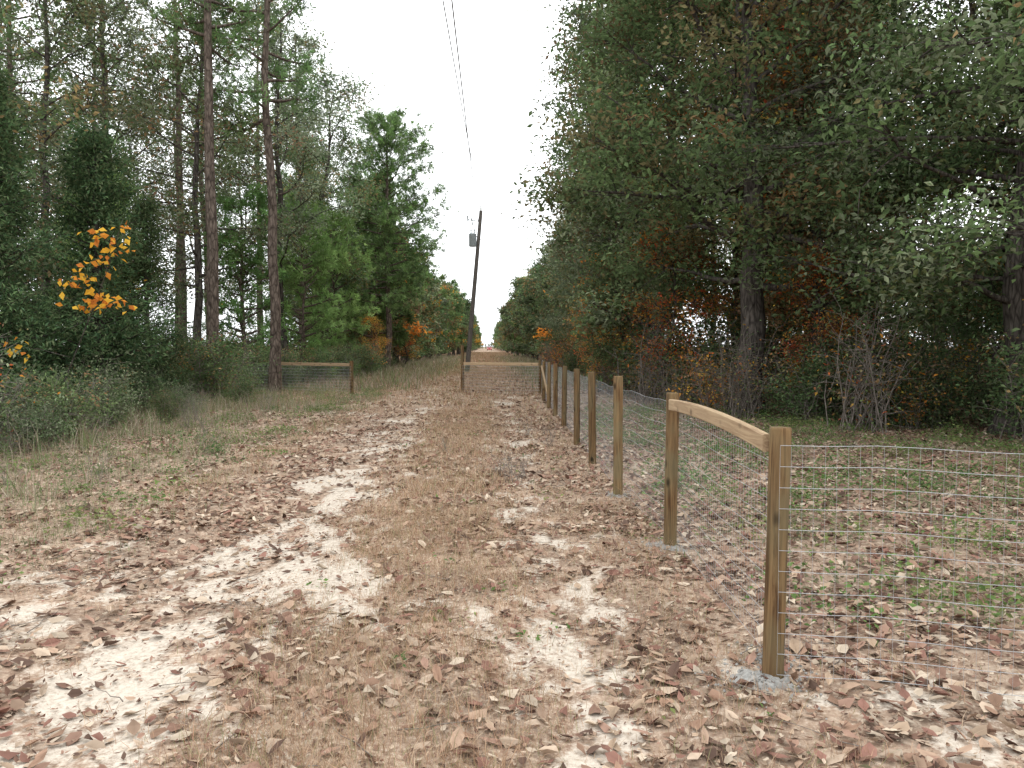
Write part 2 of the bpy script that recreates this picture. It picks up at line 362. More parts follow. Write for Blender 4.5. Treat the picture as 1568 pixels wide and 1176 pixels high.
def lowweeds(name,spots,cols,lmin=0.025,lmax=0.06):
    P=[];D=[];C=[]
    for (cx,cy,rad,hh,n) in spots:
        a=R_.uniform(0,2*pi,n); r=rad*np.sqrt(R_.random(n))
        p=np.stack([cx+r*np.cos(a),cy+r*np.sin(a),np.zeros(n)],-1); p[:,2]=gheight(p[:,0],p[:,1])+hh*R_.random(n)*(1-0.6*r/rad)+0.01
        P.append(p); D.append(unit(R_.normal(size=(n,3))*[1,1,0.35]+[0,0,0.2]))
        c=np.array(cols[R_.integers(0,len(cols))]); C.append(c*R_.uniform(0.6,1.4,(n,1)))
    P=np.concatenate(P);D=np.concatenate(D);C=np.concatenate(C);n=len(P)
    L=R_.uniform(lmin,lmax,n); V,F=quads(P,D,L,L*0.5,R_)
    link(bpy.data.objects.new(name,build_mesh(name,[(V,F,0,np.repeat(C,4,0))],[M_leaf])))
GRN=[(0.12,0.21,0.07),(0.15,0.23,0.08),(0.10,0.18,0.07),(0.19,0.24,0.09),(0.2,0.2,0.12)]
sp_=[]
for i in range(420):
    x=R_.uniform(1.9,9); y=R_.uniform(4.2,20)
    if x>0.9*y: continue
    sp_.append((x,y,R_.uniform(0.15,0.6),R_.uniform(0.05,0.4),int(R_.uniform(30,150))))
for i in range(400):
    y=R_.uniform(5,30); x=R_.uniform(-9.5,-3.2); sp_.append((x,y,R_.uniform(0.12,0.5),R_.uniform(0.05,0.35),int(R_.uniform(15,110))))
for i in range(60):
    y=R_.uniform(2.4,18); x=R_.uniform(-1.4,1.6); sp_.append((x,y,R_.uniform(0.05,0.15),0.03,int(R_.uniform(4,12))))
sp_+=[(-4.3,13.5,0.4,0.35,200),(-4.9,13.2,0.3,0.3,120),(3.1,4.9,0.35,0.12,110),(3.5,5.2,0.3,0.14,90),(2.0,8.5,0.3,0.25,160),(2.3,8.9,0.4,0.25,200),(2.6,9.6,0.5,0.3,220),(3.3,11,0.6,0.3,240),(2.4,12.5,0.5,0.3,200)]
sp_+=[(-1.9+R_.normal(0,0.6),49+R_.normal(0,1.0),0.5,0.9,150) for _ in range(10)]
lowweeds('green_weeds',sp_,GRN)
tb=[]; rs=np.random.default_rng(5)
for i in range(170):
    y=rs.uniform(1.9,10); x=rs.uniform(-0.75*y-0.5,0.75*y+0.5); a=rs.uniform(0,pi); L=rs.uniform(0.08,0.4); n=5
    s=np.linspace(-0.5,0.5,n); px=x+np.cos(a)*s*L+rs.normal(0,0.008,n); py=y+np.sin(a)*s*L+rs.normal(0,0.008,n)
    tb.append(tube(np.stack([px,py,gheight(px,py)+0.015+rs.uniform(0,0.01)],-1),np.linspace(0.004,0.0015,n)*rs.uniform(0.5,1),5))
V,F=merge(tb); link(bpy.data.objects.new('fallen_twigs',build_mesh('fallen_twigs',[(V,F,0,(.2,.2,.2))],[M_twig],smooth=(0,))))

# ---------------------------------------------------------------- trees
def curve_pts(p,d,L,n,rs,up=0.0,wob=0.08):
    pts=[np.array(p,float)]; d=np.array(d,float); st=L/(n-1)
    for i in range(n-1):
        d=d+rs.normal(0,wob,3)+np.array([0,0,up]); d/=np.linalg.norm(d)
        pts.append(pts[-1]+d*st)
    return np.array(pts),d

def rot_dir(d,ang,rs):
    a=np.cross(d,rs.normal(size=3)); a/=np.linalg.norm(a)+1e-9
    return d*math.cos(ang)+a*math.sin(ang)

def crown_leaves(Cc,n,ls,pal,rs,std=0.3,flat=0.6,weights=None,aut=None,autp=0.0,ratio=0.5):
    k=len(Cc); w=rs.uniform(0.3,1.7,k); w/=w.sum()
    ci=rs.choice(k,n,p=w)
    P=Cc[ci]+rs.normal(size=(n,3))*[std,std,std*flat]
    D=unit(rs.normal(size=(n,3))*[1,1,0.6]+[0,0,-0.25])
    L=ls*rs.uniform(0.65,1.25,n)
    V,F=quads(P,D,L,L*ratio,rs)
    cf=rs.uniform(0.55,1.45,k); cp=np.array(pal)[rs.integers(0,len(pal),k)]
    if aut is not None:
        isA=rs.random(k)<autp; cp[isA]=np.array(aut)[rs.integers(0,len(aut),isA.sum())]
    C=cp[ci]*cf[ci][:,None]*rs.uniform(0.75,1.25,(n,1))
    return V,F,1,np.repeat(np.clip(C,0,0.8),4,0)

def broadleaf(name,seed,H,cb,R,tr,nl,leaves,ls,pal,aut=None,autp=0.0,std=0.32,top=1.0,bark=None,lean=(0,0),low_elev=0.05,subf=1.0):
    rs=np.random.default_rng(seed)
    n=14; t=np.linspace(0,1,n)
    w=np.cumsum(rs.normal(0,0.10,(n,2)),0); w-=w[0]
    TP=np.stack([w[:,0]+lean[0]*t*H,w[:,1]+lean[1]*t*H,t*H*0.95],-1)
    tubes=[]; rad=tr*(1-0.88*t)+0.01; rad[0]*=1.5
    TPr=TP.copy(); TPr[0,2]-=0.15
    tubes.append(tube(TPr,rad,10)); Cc=[]
    for i in range(nl):
        u=(i+0.5)/nl; h=cb+(1-cb)*u
        p=np.array([np.interp(h,t,TP[:,k]) for k in range(3)])
        az=i*2.399+rs.uniform(-0.5,0.5)
        prof=math.sqrt(max(0.05,1-((u-0.35)/0.68)**2)) if u>0.35 else 0.7+0.3*u/0.35
        Lb=R*prof*rs.uniform(0.65,1.05)
        el=low_elev+u*0.9+rs.uniform(-0.15,0.2)
        d=np.array([math.cos(az)*math.cos(el),math.sin(az)*math.cos(el),math.sin(el)])
        pts,dl=curve_pts(p,d,Lb,7,rs,0.015,0.13)
        r0=tr*0.34*(1-0.6*u)*min(1,Lb/R+0.2)
        tubes.append(tube(pts,np.linspace(max(r0,0.02),0.010,7),5))
        nsub=int((4+Lb*1.3)*subf)
        for j in range(nsub):
            s=rs.uniform(0.3,1.0); q=np.array([np.interp(s*6,np.arange(7),pts[:,k]) for k in range(3)])
            dd=rot_dir(unit(pts[-1]-pts[0]),rs.uniform(0.4,1.2),rs); dd[2]*=0.6
            Ls=Lb*0.34*rs.uniform(0.5,1.2)*(1.15-0.5*s)+0.25
            sp,_=curve_pts(q,unit(dd),Ls,4,rs,-0.02,0.15)
            tubes.append(tube(sp,np.linspace(0.018,0.005,4),3))
            Cc.append(sp[-1]); Cc.append(sp[2])
            if rs.random()<0.5: Cc.append(sp[1])
        Cc.append(pts[-1])
    Cc=np.array(Cc)
    V,F=merge(tubes)
    return build_mesh(name,[(V,F,0,(0.1,0.1,0.1)),crown_leaves(Cc,leaves,ls,pal,rs,std,0.6,None,aut,autp)],[bark or M_bark,M_leaf],smooth=(0,))

def pine(name,seed,H,cb,R,tr,nl,tufts,nd,pal,nlen=0.2,nw=0.022,lean=(0,0),stubs=8):
    rs=np.random.default_rng(seed); n=14; t=np.linspace(0,1,n)
    w=np.cumsum(rs.normal(0,0.05,(n,2)),0); w-=w[0]
    TP=np.stack([w[:,0]+lean[0]*t*H,w[:,1]+lean[1]*t*H,t*H],-1); TPr=TP.copy(); TPr[0,2]-=0.15
    rad=tr*(1-0.85*t)+0.01; rad[0]*=1.25
    tubes=[tube(TPr,rad,10)]; ends=[]
    for i in range(stubs):
        h=rs.uniform(cb*0.35,cb); p=np.array([np.interp(h,t,TP[:,k]) for k in range(3)]); az=rs.uniform(0,2*pi)
        pts,_=curve_pts(p,(math.cos(az),math.sin(az),0.1),rs.uniform(0.4,1.4),4,rs,-0.03,0.15); tubes.append(tube(pts,np.linspace(0.02,0.006,4),4))
    for i in range(nl):
        u=(i+0.5)/nl; h=cb+(1-cb)*u*0.98; p=np.array([np.interp(h,t,TP[:,k]) for k in range(3)])
        az=i*2.399+rs.uniform(-0.5,0.5)
        prof=(0.7+0.3*u/0.4) if u<0.4 else math.sqrt(max(0.03,1-((u-0.4)/0.66)**2))
        Lb=R*prof*rs.uniform(0.6,1.1); el=-0.05+u*0.75+rs.uniform(-0.2,0.2)
        pts,_=curve_pts(p,(math.cos(az)*math.cos(el),math.sin(az)*math.cos(el),math.sin(el)),Lb,6,rs,0.04,0.1)
        tubes.append(tube(pts,np.linspace(0.05*(1-u)+0.02,0.010,6),4))
        for j in range(int(5+Lb*2.5)):
            s=rs.uniform(0.35,1); q=np.array([np.interp(s*5,np.arange(6),pts[:,k]) for k in range(3)])
            dd=rot_dir(unit(pts[-1]-pts[0]),rs.uniform(0.3,1.1),rs)
            sp,_=curve_pts(q,unit(dd),Lb*0.22*rs.uniform(0.4,1.2)+0.15,3,rs,0.08,0.1)
            tubes.append(tube(sp,np.linspace(0.014,0.006,3),3)); ends.append((sp[-1],unit(sp[-1]-sp[0])))
            ends.append((sp[1],unit(sp[-1]-sp[0])))
    E=np.array([e[0] for e in ends]); ED=np.array([e[1] for e in ends]); k=len(E)
    ci=rs.integers(0,k,tufts); P0=E[ci]+rs.normal(0,0.13,(tufts,3)); D0=ED[ci]
    P=np.repeat(P0,nd,0); D=unit(np.repeat(D0,nd,0)*0.7+rs.normal(size=(tufts*nd,3))*0.65+[0,0,0.15])
    L=nlen*rs.uniform(0.7,1.2,len(P)); V,F=quads(P,D,L,np.full(len(P),nw),rs)
    cf=rs.uniform(0.65,1.35,k)[ci]*rs.uniform(0.8,1.2,tufts); cp=np.array(pal)[rs.integers(0,len(pal),tufts)]
    C=np.repeat(cp*cf[:,None],nd*4,0)
    TV,TF=merge(tubes)
    return build_mesh(name,[(TV,TF,0,(0.1,0.1,0.1)),(V,F,1,C)],[M_pbark,M_needle],smooth=(0,))

def cedar(name,seed,H,R,n,pal,ls=0.10,cb=0.03):
    rs=np.random.default_rng(seed); tubes=[tube([[0,0,-0.1],[0.03,0,H*0.5],[0,0,H]],[0.13,0.07,0.01],8)]
    Cc=[]
    for i in range(150):
        u=rs.random()**1.2; h=H*(cb+(0.97-cb)*u); az=rs.uniform(0,2*pi); Lb=R*(1-u)**0.75*rs.uniform(0.55,1.1)*(0.75+0.25*min(1,u*6))+0.15
        pts,_=curve_pts((0,0,h),(math.cos(az),math.sin(az),0.25),Lb,5,rs,0.05,0.1); tubes.append(tube(pts,np.linspace(0.025,0.005,5),3))
        for s in np.arange(0.3,1.01,0.14): 
            q=np.array([np.interp(s*4,np.arange(5),pts[:,k]) for k in range(3)]); Cc.append(q+rs.normal(0,0.10,3))
    Cc=np.array(Cc); k=len(Cc); ci=rs.integers(0,k,n)
    P=Cc[ci]+rs.normal(0,0.13,(n,3)); out=unit(P*[1,1,0]+1e-4); D=unit(out*0.6+rs.normal(size=(n,3))*0.7+[0,0,0.15])
    L=ls*rs.uniform(0.6,1.3,n); V,F=quads(P,D,L,L*0.32,rs)
    C=np.array(pal)[rs.integers(0,len(pal),n)]*rs.uniform(0.6,1.35,k)[ci][:,None]*rs.uniform(0.8,1.2,(n,1))
    TV,TF=merge(tubes)
    return build_mesh(name,[(TV,TF,0,(0.1,0.1,0.1)),(V,F,1,np.repeat(C,4,0))],[M_bark,M_needle],smooth=(0,))

def shrub(name,seed,H,R,ns,n,ls,pal,aut=None,autp=0.0,std=0.2):
    rs=np.random.default_rng(seed); tubes=[];Cc=[]
    for i in range(ns):
        az=rs.uniform(0,2*pi); sp=rs.uniform(0,0.5)
        pts,_=curve_pts((rs.normal(0,R*0.25),rs.normal(0,R*0.25),-0.05),unit(np.array([math.cos(az)*sp,math.sin(az)*sp,1.])),H*rs.uniform(0.55,1.05),6,rs,0,0.15)
        tubes.append(tube(pts,np.linspace(0.016,0.005,6),4))
        for j in range(9):
            s=rs.uniform(0.2,1); q=np.array([np.interp(s*5,np.arange(6),pts[:,k]) for k in range(3)])
            tw,_=curve_pts(q,unit(rs.normal(size=3)*[1,1,0.4]+[0,0,0.3]),R*rs.uniform(0.3,0.8),4,rs,0,0.2)
            tubes.append(tube(tw,np.linspace(0.008,0.003,4),3)); Cc+= [tw[-1],tw[2]]
    Cc=np.array(Cc); Cc[:,2]=np.maximum(Cc[:,2],0.1); V,F=merge(tubes)
    gs=[(V,F,0,(0.1,0.1,0.1))]
    if n>0: gs.append(crown_leaves(Cc,n,ls,pal,rs,std,0.8,None,aut,autp))
    return build_mesh(name,gs,[M_twig,M_leaf],smooth=(0,))

OG=[(0.125,0.195,0.085),(0.155,0.235,0.10),(0.10,0.155,0.07),(0.185,0.255,0.125)]
GG=[(0.18,0.22,0.135),(0.22,0.26,0.16),(0.15,0.185,0.11),(0.245,0.275,0.18)]
BR=[(0.20,0.185,0.09),(0.25,0.18,0.10),(0.14,0.165,0.07),(0.29,0.21,0.10)]
AU=[(0.60,0.30,0.05),(0.50,0.17,0.05),(0.34,0.18,0.08),(0.60,0.42,0.08)]
PN=[(0.14,0.225,0.09),(0.17,0.265,0.10),(0.20,0.285,0.12),(0.11,0.165,0.075)]
PY=[(0.18,0.30,0.10),(0.23,0.35,0.13),(0.15,0.26,0.09)]
CD=[(0.075,0.125,0.055),(0.10,0.15,0.065),(0.06,0.10,0.05),(0.125,0.155,0.08)]
P={}
P['oak_big']=broadleaf('oak_big',1,13,0.22,5.6,0.30,46,54000,0.14,OG+BR[:1],BR,0.12,0.36,low_elev=-0.08)
P['oak_big2']=broadleaf('oak_big2',2,12,0.18,5.3,0.24,42,52000,0.13,OG+GG[:2],BR,0.07,0.36,low_elev=-0.15)
P['oak_tall']=broadleaf('oak_tall',3,16,0.14,3.6,0.24,54,36000,0.17,OG+GG,BR,0.2,0.34)
P['oak_tall2']=broadleaf('oak_tall2',4,17,0.16,3.5,0.22,52,34000,0.17,GG+OG[:1],BR,0.15,0.34)
P['oak_brown']=broadleaf('oak_brown',5,13,0.2,3.3,0.22,38,26000,0.15,BR+OG[:1],AU,0.14,0.34)
P['hard_airy']=broadleaf('hard_airy',6,17,0.3,4.2,0.19,30,14000,0.155,GG,BR,0.1,0.40,subf=0.8)
P['hard_airy2']=broadleaf('hard_airy2',7,15,0.25,3.6,0.16,30,13000,0.155,OG+GG,BR,0.25,0.40,subf=0.8)
P['autumn']=broadleaf('autumn',8,6.5,0.2,2.0,0.08,26,6000,0.12,BR+AU+OG[:1],AU,0.5,0.26)
P['understory']=broadleaf('understory',9,6,0.12,2.3,0.07,28,10000,0.13,OG,BR+AU[:1],0.25,0.3)
P['pine_tall']=pine('pine_tall',21,21,0.52,2.6,0.20,34,900,12,PN,0.28,0.03)
P['pine_tall2']=pine('pine_tall2',22,19,0.45,2.4,0.17,34,900,12,PN,0.28,0.03)
P['pine_mid']=pine('pine_mid',23,15.5,0.26,3.8,0.2,100,4600,13,PN+PY[:1],0.30,0.036)
P['pine_young']=pine('pine_young',24,8,0.12,1.9,0.08,50,1300,13,PY,0.26,0.032,stubs=2)
P['cedar']=cedar('cedar',31,7,1.9,28000,CD,0.11)
P['cedar2']=cedar('cedar2',32,6,1.7,24000,CD,0.11)
P['sh_green']=shrub('sh_green',41,2.2,1.1,16,3600,0.10,OG,BR,0.2)
P['sh_dark']=shrub('sh_dark',42,2.8,1.3,18,4600,0.125,CD+OG[:1],BR,0.15,0.28)
P['sh_gold']=shrub('sh_gold',43,2.4,0.9,9,900,0.11,AU,BR,0.35)
P['sh_grey']=shrub('sh_grey',44,1.7,0.9,14,2900,0.09,GG,OG,0.3)
P['brush']=shrub('brush',45,2.7,1.2,20,420,0.10,BR+OG[:2],AU,0.15)
P['far_oak']=broadleaf('far_oak',51,10,0.08,2.9,0.2,26,7000,0.32,OG+GG,BR,0.3,0.35,subf=0.7)
P['far_oak2']=broadleaf('far_oak2',52,10,0.08,2.6,0.2,26,7000,0.32,OG+BR[:1],BR+AU[:1],0.4,0.35,subf=0.7)
P['far_pine']=pine('far_pine',53,11,0.15,2.4,0.16,34,700,10,PN+PY[:1],0.5,0.09)
NM={'oak_big':'oak_tree','oak_big2':'oak_tree','oak_tall':'oak_tree','oak_tall2':'oak_tree','oak_brown':'oak_tree','hard_airy':'hardwood_tree','hard_airy2':'hardwood_tree',
'autumn':'maple_tree','understory':'understory_tree','pine_tall':'pine_tree','pine_tall2':'pine_tree','pine_mid':'pine_tree','pine_young':'young_pine_tree','cedar':'cedar_tree','cedar2':'cedar_tree',
'sh_green':'green_shrub','sh_dark':'evergreen_shrub','sh_gold':'autumn_shrub','sh_grey':'leafy_shrub','brush':'bare_brush','far_oak':'oak_tree','far_oak2':'oak_tree','far_pine':'pine_tree'}
def put(k,x,y,s=1.0,sz=None,rot=None,tilt=(0,0),parent=None,name=None):
    o=bpy.data.objects.new(name or NM[k],P[k]); 
    o.location=(x,y,float(gheight(np.array(float(x)),np.array(float(y)))))
    o.scale=(s,s,sz if sz else s); o.rotation_euler=(tilt[0],tilt[1],R_.uniform(0,2*pi) if rot is None else rot)
    return link(o,parent)

# left side, hand placed
for a in [('cedar',-9.6,15.8,1.0),('cedar2',-8.9,18.6,1.1),('cedar',-11.2,18.5,1.0),('cedar2',-12.2,14.6,1.2),('cedar',-9.2,22.0,0.8),
          ('cedar2',-10.8,12.4,0.85),('hard_airy2',-11.4,16.5,0.95),('pine_tall',-8.7,26,1.0),('pine_tall2',-7.15,27,1.05),('pine_tall',-15.2,33,0.95),
          ('hard_airy2',-10.3,29,1.0),('hard_airy',-9.0,35,0.95),('pine_tall2',-10,44,0.95),('hard_airy2',-8.6,41,1.0),
          ('pine_young',-8.2,36,0.95),('pine_young',-7.6,40,1.0),('pine_young',-9.3,31,0.9),('pine_mid',-6.4,51,1.0),('pine_mid',-8.4,59,0.9),
          ('oak_tall2',-10.5,50,0.85),('autumn',-6.5,46,0.5),('autumn',-6.0,58,0.6),('sh_gold',-6.3,43,0.8),('sh_gold',-9.0,24,0.8),('sh_green',-7.6,30,0.8),('sh_grey',-7.9,31.5,0.8),('sh_green',-7.0,34,0.8),('sh_grey',-6.8,38,0.9),('sh_green',-6.4,42,0.9),
          ('sh_grey',-8.0,12.2,0.85),('sh_grey',-8.6,13.4,0.95),('sh_green',-8.9,11.6,0.8),('sh_grey',-8.2,15.0,0.7),('sh_green',-8.3,17.2,0.6),('sh_grey',-7.6,10.6,0.7),('sh_grey',-8.4,19.5,0.7),('sh_grey',-6.8,12.3,0.5),('sh_green',-7.2,13.6,0.6),('sh_green',-6.6,16.5,0.35),('sh_grey',-7.0,18.5,0.45),('sh_green',-6.5,21.5,0.4),('sh_green',-6.7,10.2,0.4),('sh_grey',-7.4,15.6,0.65)]:
    put(*a)
# right side, hand placed
for a in [('oak_big',6.1,18.5,1.05),('oak_big2',9.5,14.2,1.0),('oak_big2',10.6,10.0,0.95),('oak_tall',5.4,24.8,1.0),('oak_tall2',5.7,29.5,1.0),('oak_tall',5.8,35,1.0),('oak_tall2',5.9,41,0.85),('oak_brown',7.6,24,0.95),
          ('oak_big2',13,19,1.05),('oak_tall2',5.9,48,0.68),('oak_brown',8.6,20.5,0.85),
          ('autumn',4.9,21.0,0.72),('autumn',4.6,31,0.55),('autumn',3.9,27.5,0.5),('understory',4.5,26,0.7),('sh_gold',4.9,17.7,0.7),('sh_gold',8.2,15.2,0.6),('autumn',7.6,17.2,0.55)]:
    put(*a)
for (x,y) in [(4.4,21.5),(4.6,19.4),(5.6,17.0),(6.9,16.6),(7.9,16.2),(8.8,15.4),(9.9,14.8),(11,14.2),(7.2,14.9),(8.9,13.2),(10.2,12.6),(4.2,23.5),(4.1,26),(6.2,20),(8,18),(9.4,17),(10.9,16.2)]:
    put(str(R_.choice(['sh_green','brush','sh_dark','brush','brush'])),x+R_.uniform(-.3,.3),y+R_.uniform(-.3,.3),R_.uniform(0.5,0.95))
def okx(x,y): return abs(x)<0.70*y+4
for y in np.arange(14,58,5.4):
    for k in range(1,5):
        x=edgeL(y)-1.8-k*4.6+R_.uniform(-1.4,1.4); yy=y+R_.uniform(-1.8,1.8)
        if not okx(x,yy): continue
        kind=R_.choice(['hard_airy','hard_airy2','pine_tall','pine_tall2','oak_tall2'],p=[.3,.28,.15,.15,.12])
        if R_.random()<0.8: put(kind,x,yy,R_.uniform(0.85,1.1))
    for k in range(3):
        x=edgeR(y)+2.4+k*5.2+R_.uniform(-1.4,1.4); yy=y+R_.uniform(-1.5,1.5)
        if not okx(x,yy) or (y<28 and k==0) : continue
        kind=R_.choice(['oak_tall','oak_tall2','oak_brown','hard_airy2'],p=[.3,.3,.15,.25])
        if R_.random()<0.85: put(kind,x,yy,R_.uniform(0.85,1.05)*(1 if y<46 else 0.68))
for y in np.arange(56,100,4.5):
    for sgn in (-1,1):
        for k in range(2):
            x=(edgeL(y)-1.4-k*4 if sgn<0 else edgeR(y)+1.8+k*4)+R_.uniform(-1,1)
            put(str(R_.choice(['far_oak','far_pine','far_oak2'])),x,y+R_.uniform(-1.5,1.5),R_.uniform(0.85,1.1))
for y in np.arange(13,56,2.6):
    for k in range(3):
        x=edgeL(y)-0.2-k*2.4+R_.uniform(-0.7,0.7); yy=y+R_.uniform(-0.9,0.9)
        if not okx(x,yy): continue
        kind=R_.choice(['sh_green','sh_dark','sh_gold','sh_grey','brush','understory','pine_young'],p=[.27,.12,.06,.23,.14,.13,.05])
        sc=R_.uniform(0.6,1.05)
        if kind in('understory','pine_young'): 
            if k==0: continue
            sc*=0.75
        put(kind,x,yy,sc)
for y in np.arange(15.5,56,2.9):
    for k in range(5 if y<40 else 2):
        x=edgeR(y)+0.3+k*3.0+R_.uniform(-0.9,0.9); yy=y+R_.uniform(-0.9,0.9)
        if not okx(x,yy): continue
        kind=R_.choice(['sh_green','sh_dark','sh_gold','sh_grey','brush','understory','autumn'],p=[.22,.16,.05,.08,.26,.17,.06])
        sc=R_.uniform(0.6,1.05)
        if kind in('understory','autumn'):
            if k==0 and y<22: continue
            sc*=0.75
        put(kind,x,yy,sc)
dm=empty('distant_tree_line',(0,0,0))
for y in np.concatenate([np.arange(101,200,6.5),np.arange(200,430,11)]):
    for sgn in(-1,1):
        for k in range(2 if y<170 else 1):
            x=(edgeL(y)-1.2-k*4 if sgn<0 else edgeR(y)+1.6+k*4)+R_.uniform(-0.8,0.8)
            put(str(R_.choice(['far_oak','far_pine','far_oak2'])),x,y+R_.uniform(-2,2),R_.uniform(0.85,1.1),parent=dm,name='tree')
for x in np.arange(-9,10,1.7): put('far_oak',x,470+R_.uniform(-4,4),R_.uniform(0.28,0.42),parent=dm,name='tree')
tk=empty('distant_tree_line',(0,0,0))
for y in np.arange(20,64,4.5):
    put('far_oak2',edgeR(y)+17.5+R_.uniform(-1,1),y,R_.uniform(0.6,0.8),parent=tk,name='tree')
    if okx(edgeL(y)-23,y+4): put('far_oak',edgeL(y)-22+R_.uniform(-1,1),y+3,R_.uniform(0.6,0.8),parent=tk,name='tree')

# golden sapling on the left
rs=np.random.default_rng(77)
pts=np.array([[-8.2,15,-0.05],[-7.8,15,1.0],[-7.2,14.8,2.2],[-6.75,14.6,3.1],[-6.45,14.5,3.9]]); tb=[tube(pts,[0.016,0.012,0.009,0.006,0.003],5)]
Cc=[]
for (h,dx,n_) in [(3.75,0.0,10),(3.5,-0.12,18),(3.35,0.1,18),(3.1,-0.15,14),(2.85,-0.30,14),(2.7,-0.4,10),(2.45,0.25,26),(2.3,0.0,12),(2.35,0.4,12),(1.6,-0.9,10)]:
    q=np.array([np.interp(h,pts[:,2],pts[:,0]),14.6,h-0.2]); e=np.array([q[0]+dx,14.4+rs.uniform(-.3,.3),h]); tb.append(tube([q,(q+e)/2+[0,0,0.05],e],[0.007,0.005,0.003],3))
    for _ in range(n_): Cc.append(e+rs.normal(size=3)*[0.15,0.15,0.08])
Cc=np.array(Cc); D=unit(rs.normal(size=(len(Cc),3))*[1,1,0.4]+[0,0,-0.5]); L=rs.uniform(0.10,0.17,len(Cc)); V,F=quads(Cc,D,L,L*0.7,rs,up=np.array([0,-1.0,0.8]))
pc=np.array([[0.62,0.34,0.04],[0.58,0.24,0.04],[0.68,0.42,0.06],[0.5,0.18,0.04]])[rs.integers(0,4,len(Cc))]
TV,TF=merge(tb); link(bpy.data.objects.new('maple_sapling',build_mesh('maple_sapling',[(TV,TF,0,(.1,.1,.1)),(V,F,1,np.repeat(pc,4,0))],[M_bark,M_leaf])))

def dead_weed(x,y,h,n,seed,col=None):
    rs=np.random.default_rng(seed); tb=[]
    for i in range(n):
        az=rs.uniform(0,2*pi); p,_=curve_pts((rs.normal(0,.05),rs.normal(0,.05),-0.02),unit(np.array([math.cos(az)*0.35,math.sin(az)*0.35,1])),h*rs.uniform(0.6,1),6,rs,0,0.12)
        tb.append(tube(p,np.linspace(0.003,0.0012,6),3))
        for j in range(7):
            q=p[rs.integers(1,6)]; s,_=curve_pts(q,unit(rs.normal(size=3)+[0,0,0.8]),h*0.3,3,rs,0,0.1); tb.append(tube(s,[0.0018,0.0014,0.001],3))
    V,F=merge(tb); o=bpy.data.objects.new('dead_weed',build_mesh('dead_weed',[(V,F,0,(0.1,0.1,0.1))],[M_twig])); o.location=(x,y,float(gheight(np.array(x),np.array(y)))); link(o)
for i,(x,y,h,n) in enumerate([(0.28,9.3,0.42,10),(0.42,9.8,0.3,8),(0.2,9.9,0.3,8),(-5.6,15,0.75,12),(-6.3,13,0.7,10),(-5.0,14.3,0.6,9),(-4.6,9.5,0.5,7),(-5.5,9.2,0.4,8),(-6.2,17,0.8,12),(-5.2,19,0.7,10),(1.0,12.5,0.4,8),(0.7,14.2,0.4,8),(-0.6,12,0.3,7),(-6.8,11.5,0.7,10),(-7.2,14,0.8,12),(-4.2,12,0.5,8)]):
    dead_weed(float(x),float(y),h,n,300+i)

# ---------------------------------------------------------------- fences
def post(parent,x,y,h,r=0.054,tilt=(0,0),name='post'):
    rs=np.random.default_rng(int(abs(x*1000)+y*100)); sides=24
    zs=np.array([-0.3,0,0.15,0.4,0.7,h-0.25,h-0.012,h-0.002,h]); rr=np.array([1,1.03,1.0,1.01,0.98,0.99,0.99,0.94,0.9])*r
    rr[:7]*=rs.uniform(0.985,1.015,7)
    Pt=np.stack([0*zs,0*zs,zs],-1); V,F=tube(Pt,rr,sides); n=len(V)
    V=np.vstack([V,[[0,0,h+0.002]]]); T=np.array([[n-sides+i,n-sides+(i+1)%sides,n] for i in range(sides)])
    me=build_mesh('post',[(V,F,0,(.3,.3,.3)),(V,T,0,(.3,.3,.3))],[M_post],smooth=(0,))
    o=bpy.data.objects.new(name,me); o.location=(x,y,float(gheight(np.array(float(x)),np.array(float(y))))); o.rotation_euler=(*tilt,rs.uniform(0,6))
    return link(o,parent)

def wiremesh(parent,path,h,zb=0.03,dx=0.051,dz=0.1,rv=0.0009,rh=0.0015,seed=1,sag=0.012):
    path=np.array(path,float); seg=np.linalg.norm(np.diff(path[:,:2],axis=0),axis=1); cum=np.concatenate([[0],np.cumsum(seg)]); Lt=cum[-1]
    def at(s,z):
        x=np.interp(s,cum,path[:,0]); y=np.interp(s,cum,path[:,1])
        w=sag*(fbm(s*1.3,z*3+2,seed+400,2)-0.5)*2.5
        d=fbm(s*0.9,z*0+5,seed+500,2)-0.5
        return np.stack([x+w*0.7,y+w*0.7,z+gheight(x,y)*0.7+0.03*d],-1)
    tb=[]; ns=max(3,int(Lt/0.2)); zs=np.arange(zb,h+0.001,dz)
    for z in zs:
        s=np.linspace(0,Lt,ns); tb.append(tube(at(s,np.full(ns,z)),rh,4))
    for s in np.arange(0,Lt,dx):
        z=np.linspace(zb,zs[-1],6); tb.append(tube(at(np.full(6,s),z),rv,3))
    V,F=merge(tb); return link(bpy.data.objects.new('wire_mesh',build_mesh('wire_mesh',[(V,F,0,(.5,.5,.5))],[M_wire],smooth=(0,))),parent)

